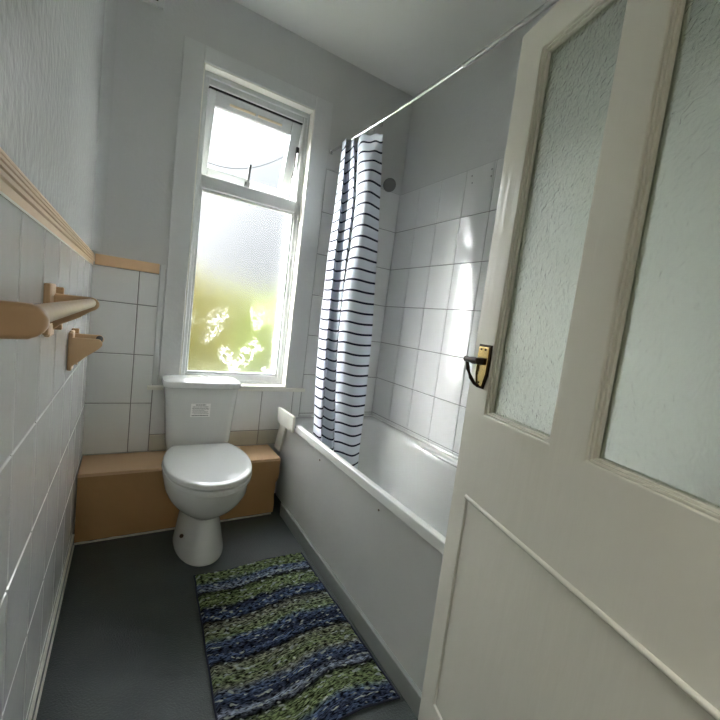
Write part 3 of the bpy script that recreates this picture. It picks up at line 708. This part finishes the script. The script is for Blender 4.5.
# ------------------------------------------------------------------ light
w = bpy.data.worlds.new('overcast sky'); S.world = w; w.use_nodes = True; nt = w.node_tree
bg = nt.nodes['Background']
tc = nt.nodes.new('ShaderNodeTexCoord'); sp = nt.nodes.new('ShaderNodeSeparateXYZ'); nt.links.new(tc.outputs['Generated'], sp.inputs[0])
cr = nt.nodes.new('ShaderNodeValToRGB'); nt.links.new(sp.outputs['Z'], cr.inputs[0])
cr.color_ramp.elements[0].position = .16; cr.color_ramp.elements[0].color = (.036, .038, .041, 1)
ek = cr.color_ramp.elements.new(.40); ek.color = (.058, .060, .064, 1)
cr.color_ramp.elements[2].position = .75; cr.color_ramp.elements[2].color = (.95, 1.0, 1.08, 1)
cn = nt.nodes.new('ShaderNodeTexNoise'); cn.inputs['Scale'].default_value = 3; cn.inputs['Detail'].default_value = 5; nt.links.new(tc.outputs['Generated'], cn.inputs['Vector'])
cr2 = nt.nodes.new('ShaderNodeMapRange'); cr2.inputs[3].default_value = .75; cr2.inputs[4].default_value = 1.25; nt.links.new(cn.outputs['Fac'], cr2.inputs[0])
mx = nt.nodes.new('ShaderNodeMix'); mx.data_type = 'RGBA'; mx.blend_type = 'MULTIPLY'; mx.inputs[0].default_value = 1; nt.links.new(cr.outputs[0], mx.inputs[6]); nt.links.new(cr2.outputs[0], mx.inputs[7])
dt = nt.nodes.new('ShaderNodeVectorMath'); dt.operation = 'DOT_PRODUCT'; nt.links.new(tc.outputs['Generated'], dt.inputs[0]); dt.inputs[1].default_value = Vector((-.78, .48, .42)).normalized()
gl = math_node(nt, 'MULTIPLY', math_node(nt, 'EXPONENT', math_node(nt, 'MULTIPLY', math_node(nt, 'SUBTRACT', dt.outputs['Value'], 1.0), 11.0)), 14.0)   # sun-side glow added to the unseen sky, brightens the right wall
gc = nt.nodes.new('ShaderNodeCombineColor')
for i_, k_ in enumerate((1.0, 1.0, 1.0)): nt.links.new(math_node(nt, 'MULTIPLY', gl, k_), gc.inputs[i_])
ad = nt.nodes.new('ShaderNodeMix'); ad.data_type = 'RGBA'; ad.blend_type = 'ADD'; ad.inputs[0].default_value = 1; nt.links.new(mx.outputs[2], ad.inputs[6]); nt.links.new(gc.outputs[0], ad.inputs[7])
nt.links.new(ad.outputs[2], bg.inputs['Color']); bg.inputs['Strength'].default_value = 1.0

# fill lamp added on the unseen landing to brighten the room
ll = bpy.data.lights.new('landing_fill', 'AREA'); ll.shape = 'RECTANGLE'; ll.size = .9; ll.size_y = .25; ll.energy = 1.2; ll.color = (1, .97, .90)
lo = bpy.data.objects.new('landing_fill', ll); link(lo); lo.location = (.45, -2.56, 2.42)

# ------------------------------------------------------------------ camera
cam = bpy.data.cameras.new('camera'); cam.sensor_width = 36; cam.lens = 381.439 / 720 * 36; cam.clip_start = .01
co = bpy.data.objects.new('camera', cam); link(co)
rt = Vector((0.8509495561762065, -0.5103679146956587, 0.12413478357302549)); up = Vector((-0.056480830317714614, 0.1460534633918137, 0.9876630506594228)); fw = Vector((0.5222018466552361, 0.8474626702577883, -0.09545812626173034))
Cc = Vector((0.1625317321363645, -2.205930224414595, 1.1326721935802304))
co.matrix_world = Matrix(((rt.x, up.x, -fw.x, Cc.x), (rt.y, up.y, -fw.y, Cc.y), (rt.z, up.z, -fw.z, Cc.z), (0, 0, 0, 1)))
S.camera = co
S.view_settings.view_transform = 'Standard'; S.view_settings.look = 'None'; S.view_settings.gamma = 1; S.view_settings.use_curve_mapping = False
S.view_settings.exposure = 4.1
c = S.cycles
c.max_bounces = 14; c.diffuse_bounces = 8; c.glossy_bounces = 6; c.transmission_bounces = 10; c.transparent_max_bounces = 12
c.caustics_refractive = True; c.caustics_reflective = False; c.sample_clamp_indirect = 8
